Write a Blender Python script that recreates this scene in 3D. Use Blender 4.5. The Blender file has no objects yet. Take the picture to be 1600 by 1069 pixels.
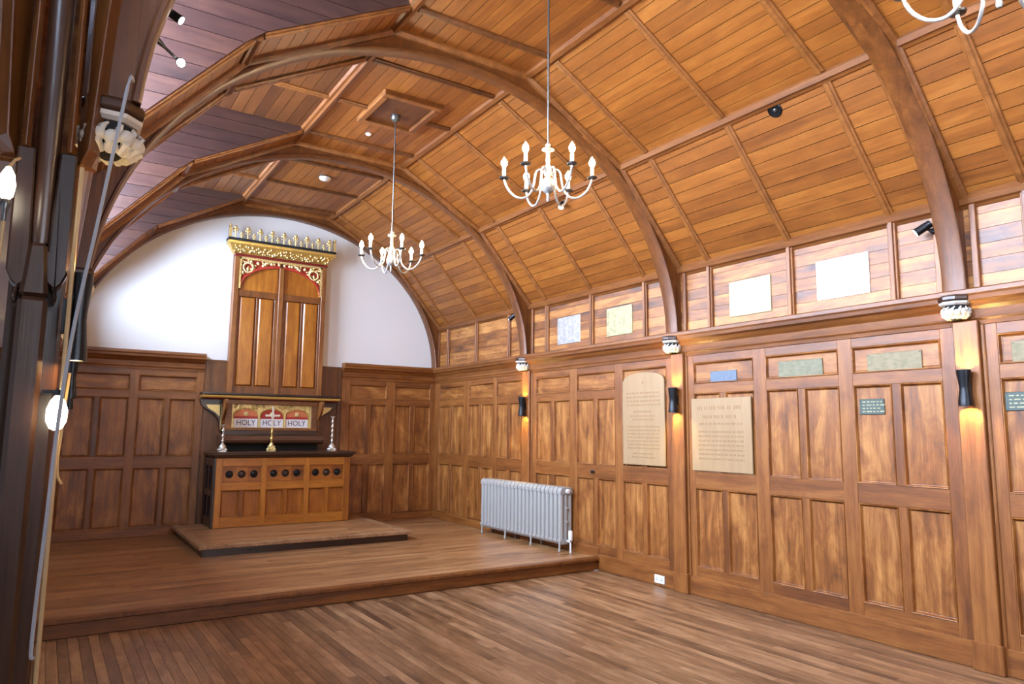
import bpy, bmesh, math, random
from mathutils import Vector, Matrix
random.seed(7)
S = bpy.context.scene
C = S.collection
PI = math.pi

# ------------------------------------------------------------------ camera
F, YAW, PITCH, ROLL = 1102.9996, 0.5797330, 0.1251383, 0.0100133
cp, sp, cy, sy = math.cos(PITCH), math.sin(PITCH), math.cos(YAW), math.sin(YAW)
fwd = Vector((sy*cp, cy*cp, sp)); rt = Vector((cy, -sy, 0)); up = rt.cross(fwd)
r2 = math.cos(ROLL)*rt + math.sin(ROLL)*up; u2 = -math.sin(ROLL)*rt + math.cos(ROLL)*up
cam = bpy.data.cameras.new('camera'); co = bpy.data.objects.new('camera', cam); C.objects.link(co)
M = Matrix((r2, u2, -fwd)).transposed().to_4x4(); M.translation = Vector((-5.6789, -11.0859, 1.6354))
co.matrix_world = M
cam.sensor_width = 36; cam.lens = 36*F/1600; cam.clip_start = 0.02
S.camera = co

# ------------------------------------------------------------------ world, exposure
S.view_settings.view_transform = 'Standard'; S.view_settings.look = 'None'
S.view_settings.gamma = 1; S.view_settings.use_curve_mapping = False
S.view_settings.exposure = 1.5
w = bpy.data.worlds.new('World'); S.world = w; w.use_nodes = True
w.node_tree.nodes['Background'].inputs[0].default_value = (.62, .75, 1, 1)
w.node_tree.nodes['Background'].inputs[1].default_value = .3
S.cycles.max_bounces = 8; S.cycles.diffuse_bounces = 5; S.cycles.glossy_bounces = 4
S.cycles.sample_clamp_indirect = 6; S.cycles.caustics_reflective = False; S.cycles.caustics_refractive = False
S.cycles.use_denoising = True

T = 2.8566; CX = -2.76; L = 5*T; XL = -5.80; XA = -8.0      # bay length, vault centre, room length, arcade plane, aisle wall
ZP = 0.15                                                   # raised platform
def area_light(name, loc, rot, sx, sy_, power, col):
    l = bpy.data.lights.new(name, 'AREA'); l.shape = 'RECTANGLE'; l.size = sx; l.size_y = sy_; l.energy = power; l.color = col
    o = bpy.data.objects.new(name, l); C.objects.link(o); o.location = loc; o.rotation_euler = rot; return o
DAY = (.60, .75, 1.0); DORM = 560
WIN_A = [(-1.4, 1.7), (-4.3, 1.7), (-7.1, 1.7), (-10.0, 1.7), (-12.9, 1.7)]      # aisle windows: centre y, width
for y, wd in WIN_A:                                          # daylight outside each aisle window
    area_light('daylight', (XA-.35, y, 1.8), (0, -PI/2, 0), 1.6, 1.9, 9, DAY)
WIN_E = [(-4.3, 1.5), (-2.2, 1.5)]
for x, wd in WIN_E:                                          # daylight outside the entrance wall windows
    area_light('daylight', (x, -L-.35, 2.6), (PI/2, 0, 0), 1.7, 2.6, 55, (.78, .87, 1))
for k in range(4):                                          # sky light outside the left dormer windows
    area_light('daylight', (-6.15, -T*(k+.5), 4.25), (0, math.radians(-86), 0), 1.7, 2.0, (DORM*.8, DORM, DORM, DORM)[k], DAY)

# ------------------------------------------------------------------ materials
MATS = {}
def new_mat(name):
    m = bpy.data.materials.new(name); m.use_nodes = True; MATS[name] = m
    return m, m.node_tree.nodes, m.node_tree.links, m.node_tree.nodes['Principled BSDF']
def plain(name, col, rough=.5, metal=0, emit=None, es=0, coat=0):
    m, n, l, b = new_mat(name)
    b.inputs['Base Color'].default_value = (*col, 1); b.inputs['Roughness'].default_value = rough; b.inputs['Metallic'].default_value = metal
    b.inputs['Coat Weight'].default_value = coat
    if emit: b.inputs['Emission Color'].default_value = (*emit, 1); b.inputs['Emission Strength'].default_value = es
    return m
def wood(name, dark, mid, light, grain='z', rough=.47, mottle=.7, island=.25, fine=1.0, coat=.15, bump=.06):
    m, n, l, b = new_mat(name)
    tc = n.new('ShaderNodeTexCoord'); geo = n.new('ShaderNodeNewGeometry')
    addv = n.new('ShaderNodeVectorMath'); addv.operation = 'ADD'
    mulr = n.new('ShaderNodeMath'); mulr.operation = 'MULTIPLY'; mulr.inputs[1].default_value = 37.0
    comb = n.new('ShaderNodeCombineXYZ')
    l.new(geo.outputs['Random Per Island'], mulr.inputs[0])
    for i in range(3): l.new(mulr.outputs[0], comb.inputs[i])
    l.new(tc.outputs['Object'], addv.inputs[0]); l.new(comb.outputs[0], addv.inputs[1])
    def stretched(lo, hi, detail, rgh=.6, dist=0):
        mp = n.new('ShaderNodeMapping'); s = {'x': (lo, hi, hi), 'y': (hi, lo, hi), 'z': (hi, hi, lo)}[grain]
        mp.inputs['Scale'].default_value = s; l.new(addv.outputs[0], mp.inputs[0])
        t = n.new('ShaderNodeTexNoise'); t.inputs['Scale'].default_value = 1; t.inputs['Detail'].default_value = detail
        t.inputs['Roughness'].default_value = rgh; t.inputs['Distortion'].default_value = dist
        l.new(mp.outputs[0], t.inputs['Vector']); return t
    g1 = stretched(.9, 16, 4, .6, .6); g2 = stretched(4, 120*fine, 3); g3 = stretched(2.2, 6.5, 5, .68, .8)
    def math_(op, a, b_):
        q = n.new('ShaderNodeMath'); q.operation = op
        for i, v in enumerate((a, b_)):
            if isinstance(v, (int, float)): q.inputs[i].default_value = v
            else: l.new(v, q.inputs[i])
        return q.outputs[0]
    v = math_('MULTIPLY', g1.outputs[0], .42)
    v = math_('ADD', v, math_('MULTIPLY', g2.outputs[0], .22))
    v = math_('ADD', v, math_('MULTIPLY', g3.outputs[0], mottle))
    v = math_('ADD', v, math_('MULTIPLY', math_('SUBTRACT', geo.outputs['Random Per Island'], .5), island))
    mottle = mottle; off = (.64+mottle)*.5
    v = math_('ADD', math_('MULTIPLY', math_('SUBTRACT', v, off), 1.9), .5)
    cr = n.new('ShaderNodeValToRGB'); l.new(v, cr.inputs[0])
    e = cr.color_ramp.elements
    e[0].position = .12; e[0].color = (*dark, 1); e[1].position = .88; e[1].color = (*light, 1)
    q = e.new(.5); q.color = (*mid, 1)
    l.new(cr.outputs[0], b.inputs['Base Color'])
    rr = math_('ADD', rough-.08, math_('MULTIPLY', g1.outputs[0], .16)); l.new(rr, b.inputs['Roughness'])
    b.inputs['Coat Weight'].default_value = coat; b.inputs['Coat Roughness'].default_value = .36
    bp = n.new('ShaderNodeBump'); bp.inputs['Strength'].default_value = bump; bp.inputs['Distance'].default_value = .004
    l.new(g2.outputs[0], bp.inputs['Height']); l.new(bp.outputs[0], b.inputs['Normal'])
    return m
OD, OM, OL = (.055, .013, .0025), (.24, .078, .013), (.50, .215, .055)
wood('oak_v', OD, OM, OL, 'z'); wood('oak_x', OD, OM, OL, 'x'); wood('oak_y', OD, OM, OL, 'y')
wood('oak_frame', (.055, .013, .0025), (.19, .058, .009), (.36, .135, .028), 'z', island=.12, mottle=.35)
wood('oak_rail', (.055, .013, .0025), (.19, .058, .009), (.36, .135, .028), 'y', island=.1, mottle=.35)
wood('oak_rail_x', (.055, .013, .0025), (.19, .058, .009), (.36, .135, .028), 'x', island=.1, mottle=.35)
wood('ceiling_oak', (.12, .032, .004), (.22, .067, .008), (.34, .12, .018), 'y', rough=.5, mottle=.4, island=.16, coat=.15)
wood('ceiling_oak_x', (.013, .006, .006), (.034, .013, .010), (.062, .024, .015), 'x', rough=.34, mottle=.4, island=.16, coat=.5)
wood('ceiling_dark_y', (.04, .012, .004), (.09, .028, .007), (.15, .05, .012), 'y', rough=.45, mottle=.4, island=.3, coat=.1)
wood('dark_oak_v', (.009, .0035, .002), (.024, .008, .004), (.06, .022, .009), 'z', rough=.3, mottle=.3)
wood('dark_oak_x', (.009, .0035, .002), (.024, .008, .004), (.06, .022, .009), 'x', rough=.3, mottle=.3)
wood('arch_oak', (.04, .010, .0015), (.125, .037, .0055), (.24, .082, .014), 'z', rough=.45, mottle=.4, island=.2)
wood('trim_oak', (.045, .012, .002), (.15, .046, .008), (.28, .10, .02), 'y', rough=.45, mottle=.3, island=.2)
wood('altar_oak', (.14, .034, .003), (.36, .115, .010), (.58, .23, .026), 'z', rough=.35, mottle=.4, island=.25)
wood('altar_oak_x', (.14, .034, .003), (.36, .115, .010), (.58, .23, .026), 'x', rough=.35, mottle=.4, island=.25)
wood('floor_y', (.07, .032, .014), (.25, .13, .06), (.48, .29, .155), 'y', rough=.36, mottle=.6, island=.2, coat=.1)
wood('floor_x', (.12, .05, .018), (.34, .165, .066), (.56, .32, .15), 'x', rough=.36, mottle=.5, island=.12, coat=.1)
wood('board_pale', (.30, .18, .085), (.355, .225, .11), (.41, .27, .145), 'z', rough=.5, mottle=.3, island=.05, coat=.05)
def plaster():
    m, n, l, b = new_mat('plaster')
    t = n.new('ShaderNodeTexNoise'); t.inputs['Scale'].default_value = 3; t.inputs['Detail'].default_value = 5
    c = n.new('ShaderNodeValToRGB'); c.color_ramp.elements[0].color = (.76, .75, .74, 1); c.color_ramp.elements[1].color = (.84, .83, .82, 1)
    l.new(t.outputs[0], c.inputs[0]); l.new(c.outputs[0], b.inputs['Base Color']); b.inputs['Roughness'].default_value = .85
plaster()
def gold(name, a, c_, rough=.35, scale=60, metal=.55):
    m, n, l, b = new_mat(name)
    t = n.new('ShaderNodeTexNoise'); t.inputs['Scale'].default_value = scale; t.inputs['Detail'].default_value = 3
    c = n.new('ShaderNodeValToRGB'); c.color_ramp.elements[0].position = .35; c.color_ramp.elements[0].color = (*a, 1)
    c.color_ramp.elements[1].position = .62; c.color_ramp.elements[1].color = (*c_, 1)
    l.new(t.outputs[0], c.inputs[0]); l.new(c.outputs[0], b.inputs['Base Color'])
    b.inputs['Roughness'].default_value = rough; b.inputs['Metallic'].default_value = metal
gold('gilt', (.42, .24, .04), (.82, .56, .16)); gold('gilt_pale', (.5, .33, .07), (.92, .74, .36), .4, 40)
gold('brass_plate', (.26, .24, .13), (.42, .37, .2), .5, 8); gold('silver_plate', (.42, .42, .42), (.6, .58, .56), .3, 8)
gold('slate_plate', (.03, .045, .035), (.07, .09, .075), .5, 50, .1); gold('green_plate', (.16, .15, .09), (.23, .21, .13), .6, 8, .1); gold('dull_plate', (.18, .15, .08), (.26, .21, .12), .6, 8, .1)
gold('slate_plate_light', (.10, .13, .17), (.16, .2, .26), .6, 12, .1); gold('plate_white_sheen', (.78, .74, .64), (.92, .88, .8), .22, 6)  # rightmost frieze plaque: its white reflection is put into the base colour
plain('black_metal', (.012, .012, .014), .32, .6); plain('pale_metal', (.36, .34, .32), .4, .3)
plain('dark_void', (.006, .005, .004), .8); plain('red_paint', (.42, .035, .02), .5); plain('crimson_line', (.16, .008, .008), .4)
plain('orange_paint', (.66, .2, .08), .55); plain('white_panel', (.9, .89, .93), .6); plain('ink', (.13, .14, .2), .6)
plain('carved_white', (.62, .57, .5), .6); plain('silver', (.72, .68, .6), .28, .7); plain('radiator_paint', (.38, .37, .35), .45, .1)
plain('white_plastic', (.8, .8, .8), .4); plain('grey_cord', (.35, .37, .42), .5); plain('engraving', (.33, .19, .085), .7)
plain('plate_engraving', (.2, .17, .1), .5); plain('rod_metal', (.10, .095, .09), .3, .7); plain('leather', (.09, .035, .015), .45)
plain('bulb', (1, .9, .7), .3, 0, (1.0, .76, .45), 120.0)
plain('candle_glow', (.9, .87, .8), .5, 0, (1, .85, .6), 2.0)  # candle tubes are no lamps; emission paints the bulbs' glow on them
plain('lamp_glow', (1, .9, .8), .3, 0, (1.0, .69, .24), 260.0)
plain('conduit_cream', (.5, .34, .17), .45); plain('lamp_white', (1, .95, .85), .4, 0, (1, .88, .66), 6.0)
plain('led_white', (1, 1, 1), .3, 0, (.95, .97, 1.0), 10.0)
gm, gn, gl, gb = new_mat('window_glass'); gb.inputs['Base Color'].default_value = (1, 1, 1, 1); gb.inputs['Roughness'].default_value = 0
gb.inputs['Transmission Weight'].default_value = 1; gb.inputs['IOR'].default_value = 1.0; gb.inputs['Alpha'].default_value = .25

# ------------------------------------------------------------------ mesh collector
class MB:
    def __init__(s): s.v = []; s.f = []; s.mi = []; s.cur = 0
    def add(s, vs, fs):
        k = len(s.v); s.v += [tuple(v) for v in vs]
        for f in fs: s.f.append(tuple(k+i for i in f)); s.mi.append(s.cur)
        return s
    def box(s, x0, x1, y0, y1, z0, z1, P=None):
        vs = [(x, y, z) for x in (x0, x1) for y in (y0, y1) for z in (z0, z1)]
        if P: vs = [P(*v) for v in vs]
        return s.add(vs, [(0, 1, 3, 2), (4, 6, 7, 5), (0, 4, 5, 1), (2, 3, 7, 6), (0, 2, 6, 4), (1, 5, 7, 3)])
    def sweep(s, sections, closed=False, caps=True):         # list of rings of equal length
        n = len(sections[0]); k = len(sections); vs = [p for r in sections for p in r]; fs = []
        for i in range(k if closed else k-1):
            j = (i+1) % k
            for a in range(n):
                b = (a+1) % n; fs.append((i*n+a, i*n+b, j*n+b, j*n+a))
        if caps and not closed: fs += [tuple(range(n)), tuple((k-1)*n+a for a in reversed(range(n)))]
        return s.add(vs, fs)
    def prism(s, pts, P, a, b):                              # polygon pts (2-D) extruded a..b through map P(p,q,w)
        return s.sweep([[P(p, q, a) for p, q in pts], [P(p, q, b) for p, q in pts]])
    def tube(s, path, r, n=8):
        path = [Vector(p) for p in path]; rings = []; up_ = Vector((0, 0, 1)); 
        for i, p in enumerate(path):
            t = (path[min(i+1, len(path)-1)]-path[max(i-1, 0)]).normalized()
            a = t.cross(up_ if abs(t.dot(up_)) < .95 else Vector((1, 0, 0))).normalized()
            if i and a.dot(pa) < 0: a = -a
            pa = a; b = t.cross(a); rr = r[i] if isinstance(r, (list, tuple)) else r
            rings.append([p+rr*(math.cos(q)*a+math.sin(q)*b) for q in [2*PI*k/n for k in range(n)]])
        return s.sweep(rings)
    def lathe(s, prof, c=(0, 0, 0), n=16, axis='z', caps=True):         # prof: (radius, height)
        def pt(r, h, q):
            x, y = r*math.cos(q), r*math.sin(q)
            v = {'z': (x, y, h), 'x': (h, x, y), 'y': (x, h, y)}[axis]
            return (c[0]+v[0], c[1]+v[1], c[2]+v[2])
        return s.sweep([[pt(max(r, 1e-4), h, 2*PI*k/n) for k in range(n)] for r, h in prof], caps=caps)
    def ball(s, c, r, n=8, sc=(1, 1, 1)):
        prof = [(r*math.sin(PI*i/n), -r*math.cos(PI*i/n)) for i in range(n+1)]
        k = len(s.v); s.lathe(prof, (0, 0, 0), n+2)
        for i in range(k, len(s.v)):
            v = s.v[i]; s.v[i] = (c[0]+v[0]*sc[0], c[1]+v[1]*sc[1], c[2]+v[2]*sc[2])
        return s
    def build(s, name, mat, parent=None, smooth=False, bevel=0, loc=None):
        me = bpy.data.meshes.new(name); me.from_pydata(s.v, [], s.f)
        mats = mat if isinstance(mat, (list, tuple)) else [mat]
        for m in mats: me.materials.append(MATS[m])
        me.polygons.foreach_set('material_index', [min(i, len(mats)-1) for i in s.mi])
        bm = bmesh.new(); bm.from_mesh(me); bmesh.ops.recalc_face_normals(bm, faces=bm.faces); bm.to_mesh(me); bm.free()
        if smooth:
            me.polygons.foreach_set('use_smooth', [True]*len(me.polygons))
            me.set_sharp_from_angle(angle=math.radians(40))
        o = bpy.data.objects.new(name, me); C.objects.link(o)
        if parent: o.parent = parent
        if loc: o.location = loc
        if bevel:
            b = o.modifiers.new('bevel', 'BEVEL'); b.width = bevel; b.segments = 1; b.limit_method = 'ANGLE'
        return o
def tag(o, label, cat, group=None):
    o['label'] = label; o['category'] = cat
    if group: o['group'] = group
    return o
def thing(name, label, cat, loc=(0, 0, 0), rz=0, group=None):
    o = bpy.data.objects.new(name, None); C.objects.link(o); o.location = loc; o.rotation_euler = (0, 0, rz)
    return tag(o, label, cat, group)
def struct(o): o['kind'] = 'structure'; return o
def copy_tree(o, loc=None, rz=None, label=None, parent=None):
    c = o.copy(); C.objects.link(c)
    if parent: c.parent = parent
    if loc is not None: c.location = loc
    if rz is not None: c.rotation_euler = (0, 0, rz)
    if label: c['label'] = label
    for ch in list(o.children): copy_tree(ch, parent=c)
    return c

# wall-plane maps  (u along wall, v up, n into the room)
def PR(u, v, n): return (-n, -u, v)
def PB(u, v, n): return (u, -n, v)
def PE(u, v, n): return (u, -L+n, v)
def PA(u, v, n): return (XA+n, -u, v)
def PLh(u, v, n): return (XL+.14+n, -u, v)

def tray(mb, P, u0, u1, v0, v1, front=.034, back=.010, ins=.022):
    a = [(u0, v0), (u1, v0), (u1, v1), (u0, v1)]
    def ring(d, k): return [P(u0+k, v0+k, d), P(u1-k, v0+k, d), P(u1-k, v1-k, d), P(u0+k, v1-k, d)]
    r = [ring(front-.010, -.001), ring(front+.005, .004), ring(front+.003, .009), ring(back-.004, ins-.006), ring(back-.006, ins), ring(back, ins+.004)]
    vs = [p for q in r for p in q]; fs = []
    for i in range(len(r)-1):
        for k in range(4): fs.append((i*4+k, i*4+(k+1) % 4, (i+1)*4+(k+1) % 4, (i+1)*4+k))
    fs.append(tuple(range(20, 24))); mb.add(vs, fs)
def panelling(parent, P, cols, rows, span, vspan, mats, front=.034):
    """cols: list of (u0,u1,split); rows: list of (v0,v1,splits?); frame fills the rest of the span."""
    vm, hm, rail = mats
    for (u0, u1, sp_) in cols:
        for (v0, v1, allow) in rows:
            parts = [(u0, u1)]
            if sp_ and allow: c = (u0+u1)/2; parts = [(u0, c-.032), (c+.032, u1)]
            for a, b in parts:
                mb = MB(); tray(mb, P, a, b, v0, v1, front)
                mb.build('panel', vm if (v1-v0) > (b-a) else hm, parent)
    fr = MB()
    us = [span[0]] + [q for c in cols for q in (c[0], c[1])] + [span[1]]
    for i in range(0, len(us), 2): fr.box(us[i], us[i+1], vspan[0], vspan[1], 0, front, P)
    ra = MB()
    for (u0, u1, sp_) in cols:
        vs = [vspan[0]] + [q for r in rows for q in (r[0], r[1])] + [vspan[1]]
        for i in range(0, len(vs), 2): ra.box(u0, u1, vs[i], vs[i+1], 0, front-.002, P)
        if sp_:
            c = (u0+u1)/2
            for (v0, v1, allow) in rows:
                if allow: fr.box(c-.032, c+.032, v0, v1, 0, front-.003, P)
    fr.build('stile', 'oak_frame', parent, bevel=.002); ra.build('rail', rail, parent, bevel=.002)
def moulding(mb, P, u0, u1, prof):                           # prof: list of (v, n) closed polygon
    mb.sweep([[P(u0, v, n) for v, n in prof], [P(u1, v, n) for v, n in prof]])
CORN = [(2.44, 0), (2.44, .045), (2.47, .05), (2.485, .06), (2.50, .055), (2.55, .062), (2.575, .085), (2.60, .10), (2.615, .13), (2.645, .135), (2.66, .145), (2.69, .145), (2.70, .13), (2.70, 0)]
ROWS = [(.285, 1.075, True), (1.235, 2.04, True), (2.14, 2.36, False)]

# ------------------------------------------------------------------ floor
def boards(mb, along, a0, a1, b0, b1, z0, z1, wd, lmin=1.5, lmax=3.5, gap=.0025):
    b = b0; 
    while b < b1-1e-4:
        e = min(b+wd, b1); a = a0; first = True
        while a < a1-1e-4:
            ln = random.uniform(lmin, lmax)*(random.random() if first else 1); first = False
            c = min(a+max(ln, .3), a1)
            zz = z1-random.random()*.001
            if along == 'y': mb.box(b, e-gap, a, c-gap, z0, zz)
            else: mb.box(a, c-gap, b, e-gap, z0, zz)
            a = c
        b = e
fl = MB(); fl.box(XA, 0, -L, 0, -.2, -.03); floor = struct(fl.build('floor', 'dark_void'))
fb = MB(); boards(fb, 'y', -L, -4.40, XA, 0, -.03, 0, .07); fb.build('floorboards', 'floor_y', floor)
pf = MB(); pf.box(XA, 0, -4.36, 0, 0, ZP-.03)
plat = struct(pf.build('floor_raised_platform', 'dark_void'))
pb = MB(); boards(pb, 'x', XA, 0, -4.33, 0, ZP-.03, ZP, .14, 1.8, 4); pb.build('platform_boards', 'floor_x', plat)
ps = MB(); ps.box(XA, 0, -4.43, -4.331, ZP-.038, ZP+.001); ps.build('platform_nosing', 'arch_oak', plat, bevel=.008)
ps = MB(); ps.box(XA, 0, -4.385, -4.361, 0, ZP-.039); ps.build('platform_riser', 'oak_rail_x', plat)

# ------------------------------------------------------------------ right wall
WR = MB(); WR.box(0, .12, -L, 0, 0, 3.5); wall_r = struct(WR.build('wall_right', 'oak_y'))
for k in range(5):
    y0 = k*T; base = ZP if k == 0 else 0
    cols = [(y0+.23, y0+.985, True), (y0+1.125, y0+1.86, True), (y0+1.985, y0+2.70, True)]
    if k == 0: cols = [(.215, 1.056, True), (1.215, 1.955, True), (2.05, 2.73, True)]
    panelling(wall_r, PR, cols, ROWS, (y0, y0+T), (base, 2.45), ('oak_v', 'oak_y', 'oak_rail'))
cm = MB(); moulding(cm, PR, 0, L, CORN); cm.build('cornice', 'trim_oak', wall_r)
bm_ = MB(); bm_.box(4.41, L, 0, .185, 0, .046, PR); bm_.box(0, 4.41, ZP, ZP+.11, 0, .046, PR)
bm_.build('skirting', 'oak_rail', wall_r, bevel=.006)
PIL = [T*k+.045 for k in range(1, 5)]
for y in PIL:
    m = MB(); m.box(y-.085, y+.085, 0, 2.47, .03, .085, PR); m.box(y+.085, y+.11, 0, 2.44, .03, .05, PR)
    m.box(y-.10, y+.10, 0, .2, .03, .09, PR)
    m.build('pilaster', 'oak_frame', wall_r, bevel=.006)
# frieze: horizontal boards, studs
fz = MB()
for i in range(6):
    z0 = 2.70+i*.113
    for k in range(5): fz.box(k*T, (k+1)*T, z0, z0+.1105, 0, .012, PR)
fz.build('frieze_boards', 'oak_y', wall_r)
RIBS = [T*(i+.5)/3 for i in range(15)]
st = MB()
for y in RIBS: 
    st.box(y-.034, y+.034, 2.70, 3.36, .01, .04, PR); st.box(y-.018, y+.018, 2.70, 3.36, .04, .058, PR)
for k in range(6):
    for s in (-1, 1):
        y = k*T+s*.13
        if 0 < y < L: st.box(y-.022, y+.022, 2.70, 3.36, .01, .045, PR)
st.build('frieze_studs', 'oak_frame', wall_r, bevel=.004)

# ------------------------------------------------------------------ back wall
WB = MB(); WB.box(XA-.2, .12, 0, .15, 0, 5.4); wall_b = struct(WB.build('wall_back', 'plaster'))
panelling(wall_b, PB, [(-5.50, -4.745, True), (-4.635, -3.89, True)], ROWS, (-5.62, -3.80), (ZP, 2.45), ('oak_v', 'oak_x', 'oak_rail_x'))
panelling(wall_b, PB, [(-1.585, -.94, True), (-.795, -.125, True)], ROWS, (-1.72, 0), (ZP, 2.45), ('oak_v', 'oak_x', 'oak_rail_x'))
panelling(wall_b, PB, [(-7.85, -7.1, True), (-7.0, -6.35, True), (-6.25, -5.72, False)], ROWS, (XA, -5.62), (ZP, 2.45), ('oak_v', 'oak_x', 'oak_rail_x'))
cm = MB(); moulding(cm, PB, XA, -3.80, CORN); moulding(cm, PB, -1.72, 0, CORN)
moulding(cm, PB, -.002, 0, CORN); cm.build('cornice', 'oak_rail_x', wall_b)
bm_ = MB(); bm_.box(XA, -3.80, ZP, ZP+.11, 0, .05, PB); bm_.box(-1.72, 0, ZP, ZP+.11, 0, .05, PB); bm_.build('skirting', 'oak_rail_x', wall_b, bevel=.005)
db = MB()
x = -3.80
while x < -1.73:
    db.box(x, x+.1485, ZP, 2.60, 0, .02, PB); x += .1485*1.0
db.box(-3.80, -1.72, 2.60, 2.63, 0, .03, PB)
db.box(-3.78, -3.72, ZP, 2.60, .02, .04, PB); db.box(-1.79, -1.73, ZP, 2.60, .02, .04, PB)
db.build('dark_boarding', 'arch_oak', wall_b)

# ------------------------------------------------------------------ ceiling
POLY = [(0, 3.38), (-.874, 4.372), (-2.065, 5.03), (2*CX+2.065, 5.03), (2*CX+.874, 4.372), (2*CX, 3.38)]
DOR = [(-(k+1)*T+.50, -k*T-.50) for k in range(4)]            # left dormers: y range of each opening
def solid_runs(fi):                                          # y runs (near to far) of a facet left of / between the dormers
    if fi < 3: return [(-L, 0)]
    e = [-L]
    for a, b in reversed(DOR): e += [a, b]
    e.append(0); return [(e[i_], e[i_+1]) for i_ in range(0, len(e), 2)]
cl = MB()
for fi, (a, b) in enumerate(zip(POLY[:-1], POLY[1:])):
    d = Vector((b[0]-a[0], 0, b[1]-a[1])).normalized(); nrm = Vector((-d.z, 0, d.x)); nrm = nrm if nrm.z > 0 else -nrm
    A = Vector((a[0], 0, a[1])); B = Vector((b[0], 0, b[1]))
    ea, eb = (.1, .1) if fi < 2 else ((.1, 0) if fi == 2 else (0, .0))
    A2 = A+nrm*.03-d*ea; B2 = B+nrm*.03+d*eb
    for y0, y1 in solid_runs(fi):
        cl.sweep([[Vector((p.x, y, p.z)) for p in (A2, B2, B2+nrm*.1, A2+nrm*.1)] for y in (y0-(.1 if y0 == -L else 0), y1+(.1 if y1 == 0 else 0))])
XD = -5.64                                                   # dormer window plane
for y0, y1 in DOR: cl.box(XD-.1, 2*CX+2.065, y0-.1, y1+.1, 5.06, 5.16)
for y0, y1 in DOR:
    for yy, s_ in ((y0, -1), (y1, 1)):
        cl.sweep([[(x, y, z) for x, z in ((2*CX-.12, 3.36), (2*CX, 3.38), (2*CX+.874, 4.372), (2*CX+2.065, 5.03), (2*CX+2.065, 5.08), (2*CX-.12, 5.08))] for y in (yy+s_*.03, yy+s_*.09)])
ceil = struct(cl.build('ceiling', 'dark_void'))
cb = MB()
for fi, (a, b) in enumerate(zip(POLY[:-1], POLY[1:])):
    A = Vector((a[0], 0, a[1])); B = Vector((b[0], 0, b[1])); ln = (B-A).length; d = (B-A)/ln
    nrm = Vector((-d.z, 0, d.x)); nrm = nrm if nrm.z > 0 else -nrm
    nb = round(ln/.118); wb = ln/nb
    for i in range(nb):
        p = A+d*(i*wb+.003); q = A+d*((i+1)*wb-.003)
        ys = [0]; kk = [T*(i2+.5)/3 for i2 in range(15)]
        j = random.randint(0, 1)
        while j < 15: ys.append(kk[j]); j += random.randint(2, 4)
        ys.append(L)
        if fi >= 3:
            runs = [(-b_, -a_) for a_, b_ in solid_runs(fi)]
            for y0, y1 in runs: cb.sweep([[Vector((r.x, -y, r.z)) for r in (p, q, q+nrm*.02, p+nrm*.02)] for y in (y0, y1)])
            continue
        for y0, y1 in zip(ys[:-1], ys[1:]):
            cb.sweep([[Vector((r.x, -y, r.z)) for r in (p, q, q+nrm*.02, p+nrm*.02)] for y in (y0+.001, y1-.001)])
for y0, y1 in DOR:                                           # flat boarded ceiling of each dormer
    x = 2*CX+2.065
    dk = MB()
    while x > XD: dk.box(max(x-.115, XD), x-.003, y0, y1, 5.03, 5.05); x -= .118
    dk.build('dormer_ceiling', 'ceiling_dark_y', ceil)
cb.build('ceiling_boards', 'ceiling_oak', ceil)
def slope_x(z):                                              # x of the left slope at height z
    for (xa, za), (xb, zb) in zip(POLY[3:-1], POLY[4:]):
        if zb <= z <= za: return xa+(xb-xa)*(z-za)/(zb-za)
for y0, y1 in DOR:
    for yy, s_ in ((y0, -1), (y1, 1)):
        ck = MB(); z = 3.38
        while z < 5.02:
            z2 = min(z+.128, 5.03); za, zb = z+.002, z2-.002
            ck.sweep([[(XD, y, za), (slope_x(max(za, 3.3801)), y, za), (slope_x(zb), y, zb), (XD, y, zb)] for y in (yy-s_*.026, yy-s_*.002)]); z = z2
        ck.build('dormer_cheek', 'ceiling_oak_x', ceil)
# purlins along y with a chamfered moulding, wall plates
def inward(i):
    p = Vector((POLY[i][0], 0, POLY[i][1])); c = Vector((CX, 0, 3.2)); return (c-p).normalized()
for i in range(6):
    p = Vector((POLY[i][0], 0, POLY[i][1])); n = inward(i); t = Vector((-n.z, 0, n.x))
    if i in (0, 5):
        n = Vector((-1 if i == 0 else 1, 0, 0)); t = Vector((0, 0, 1)); p = p+Vector((0, 0, -.01))
        prof = [(-.05, -.01), (-.05, .02), (-.03, .035), (-.02, .06), (.015, .075), (.04, .06), (.06, .05), (.06, -.01)]
    else:
        prof = [(-.062, -.035), (-.058, .008), (-.035, .02), (-.022, .042), (.022, .042), (.035, .02), (.058, .008), (.062, -.035)]
    m = MB()
    for y0, y1 in (solid_runs(4) if i == 4 else [(-L, 0)]): m.sweep([[p+t*a+n*b+Vector((0, y, 0)) for a, b in prof] for y in (y1, y0)])
    m.build('wall_plate' if i in (0, 5) else 'purlin', 'trim_oak', ceil)
HY0, HY1, HX0, HX1 = -4.72, -4.02, -3.05, -2.47
rib_sec = [(-.036, -.012), (-.036, .014), (-.022, .02), (-.014, .034), (.014, .034), (.022, .02), (.036, .014), (.036, -.012)]
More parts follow.
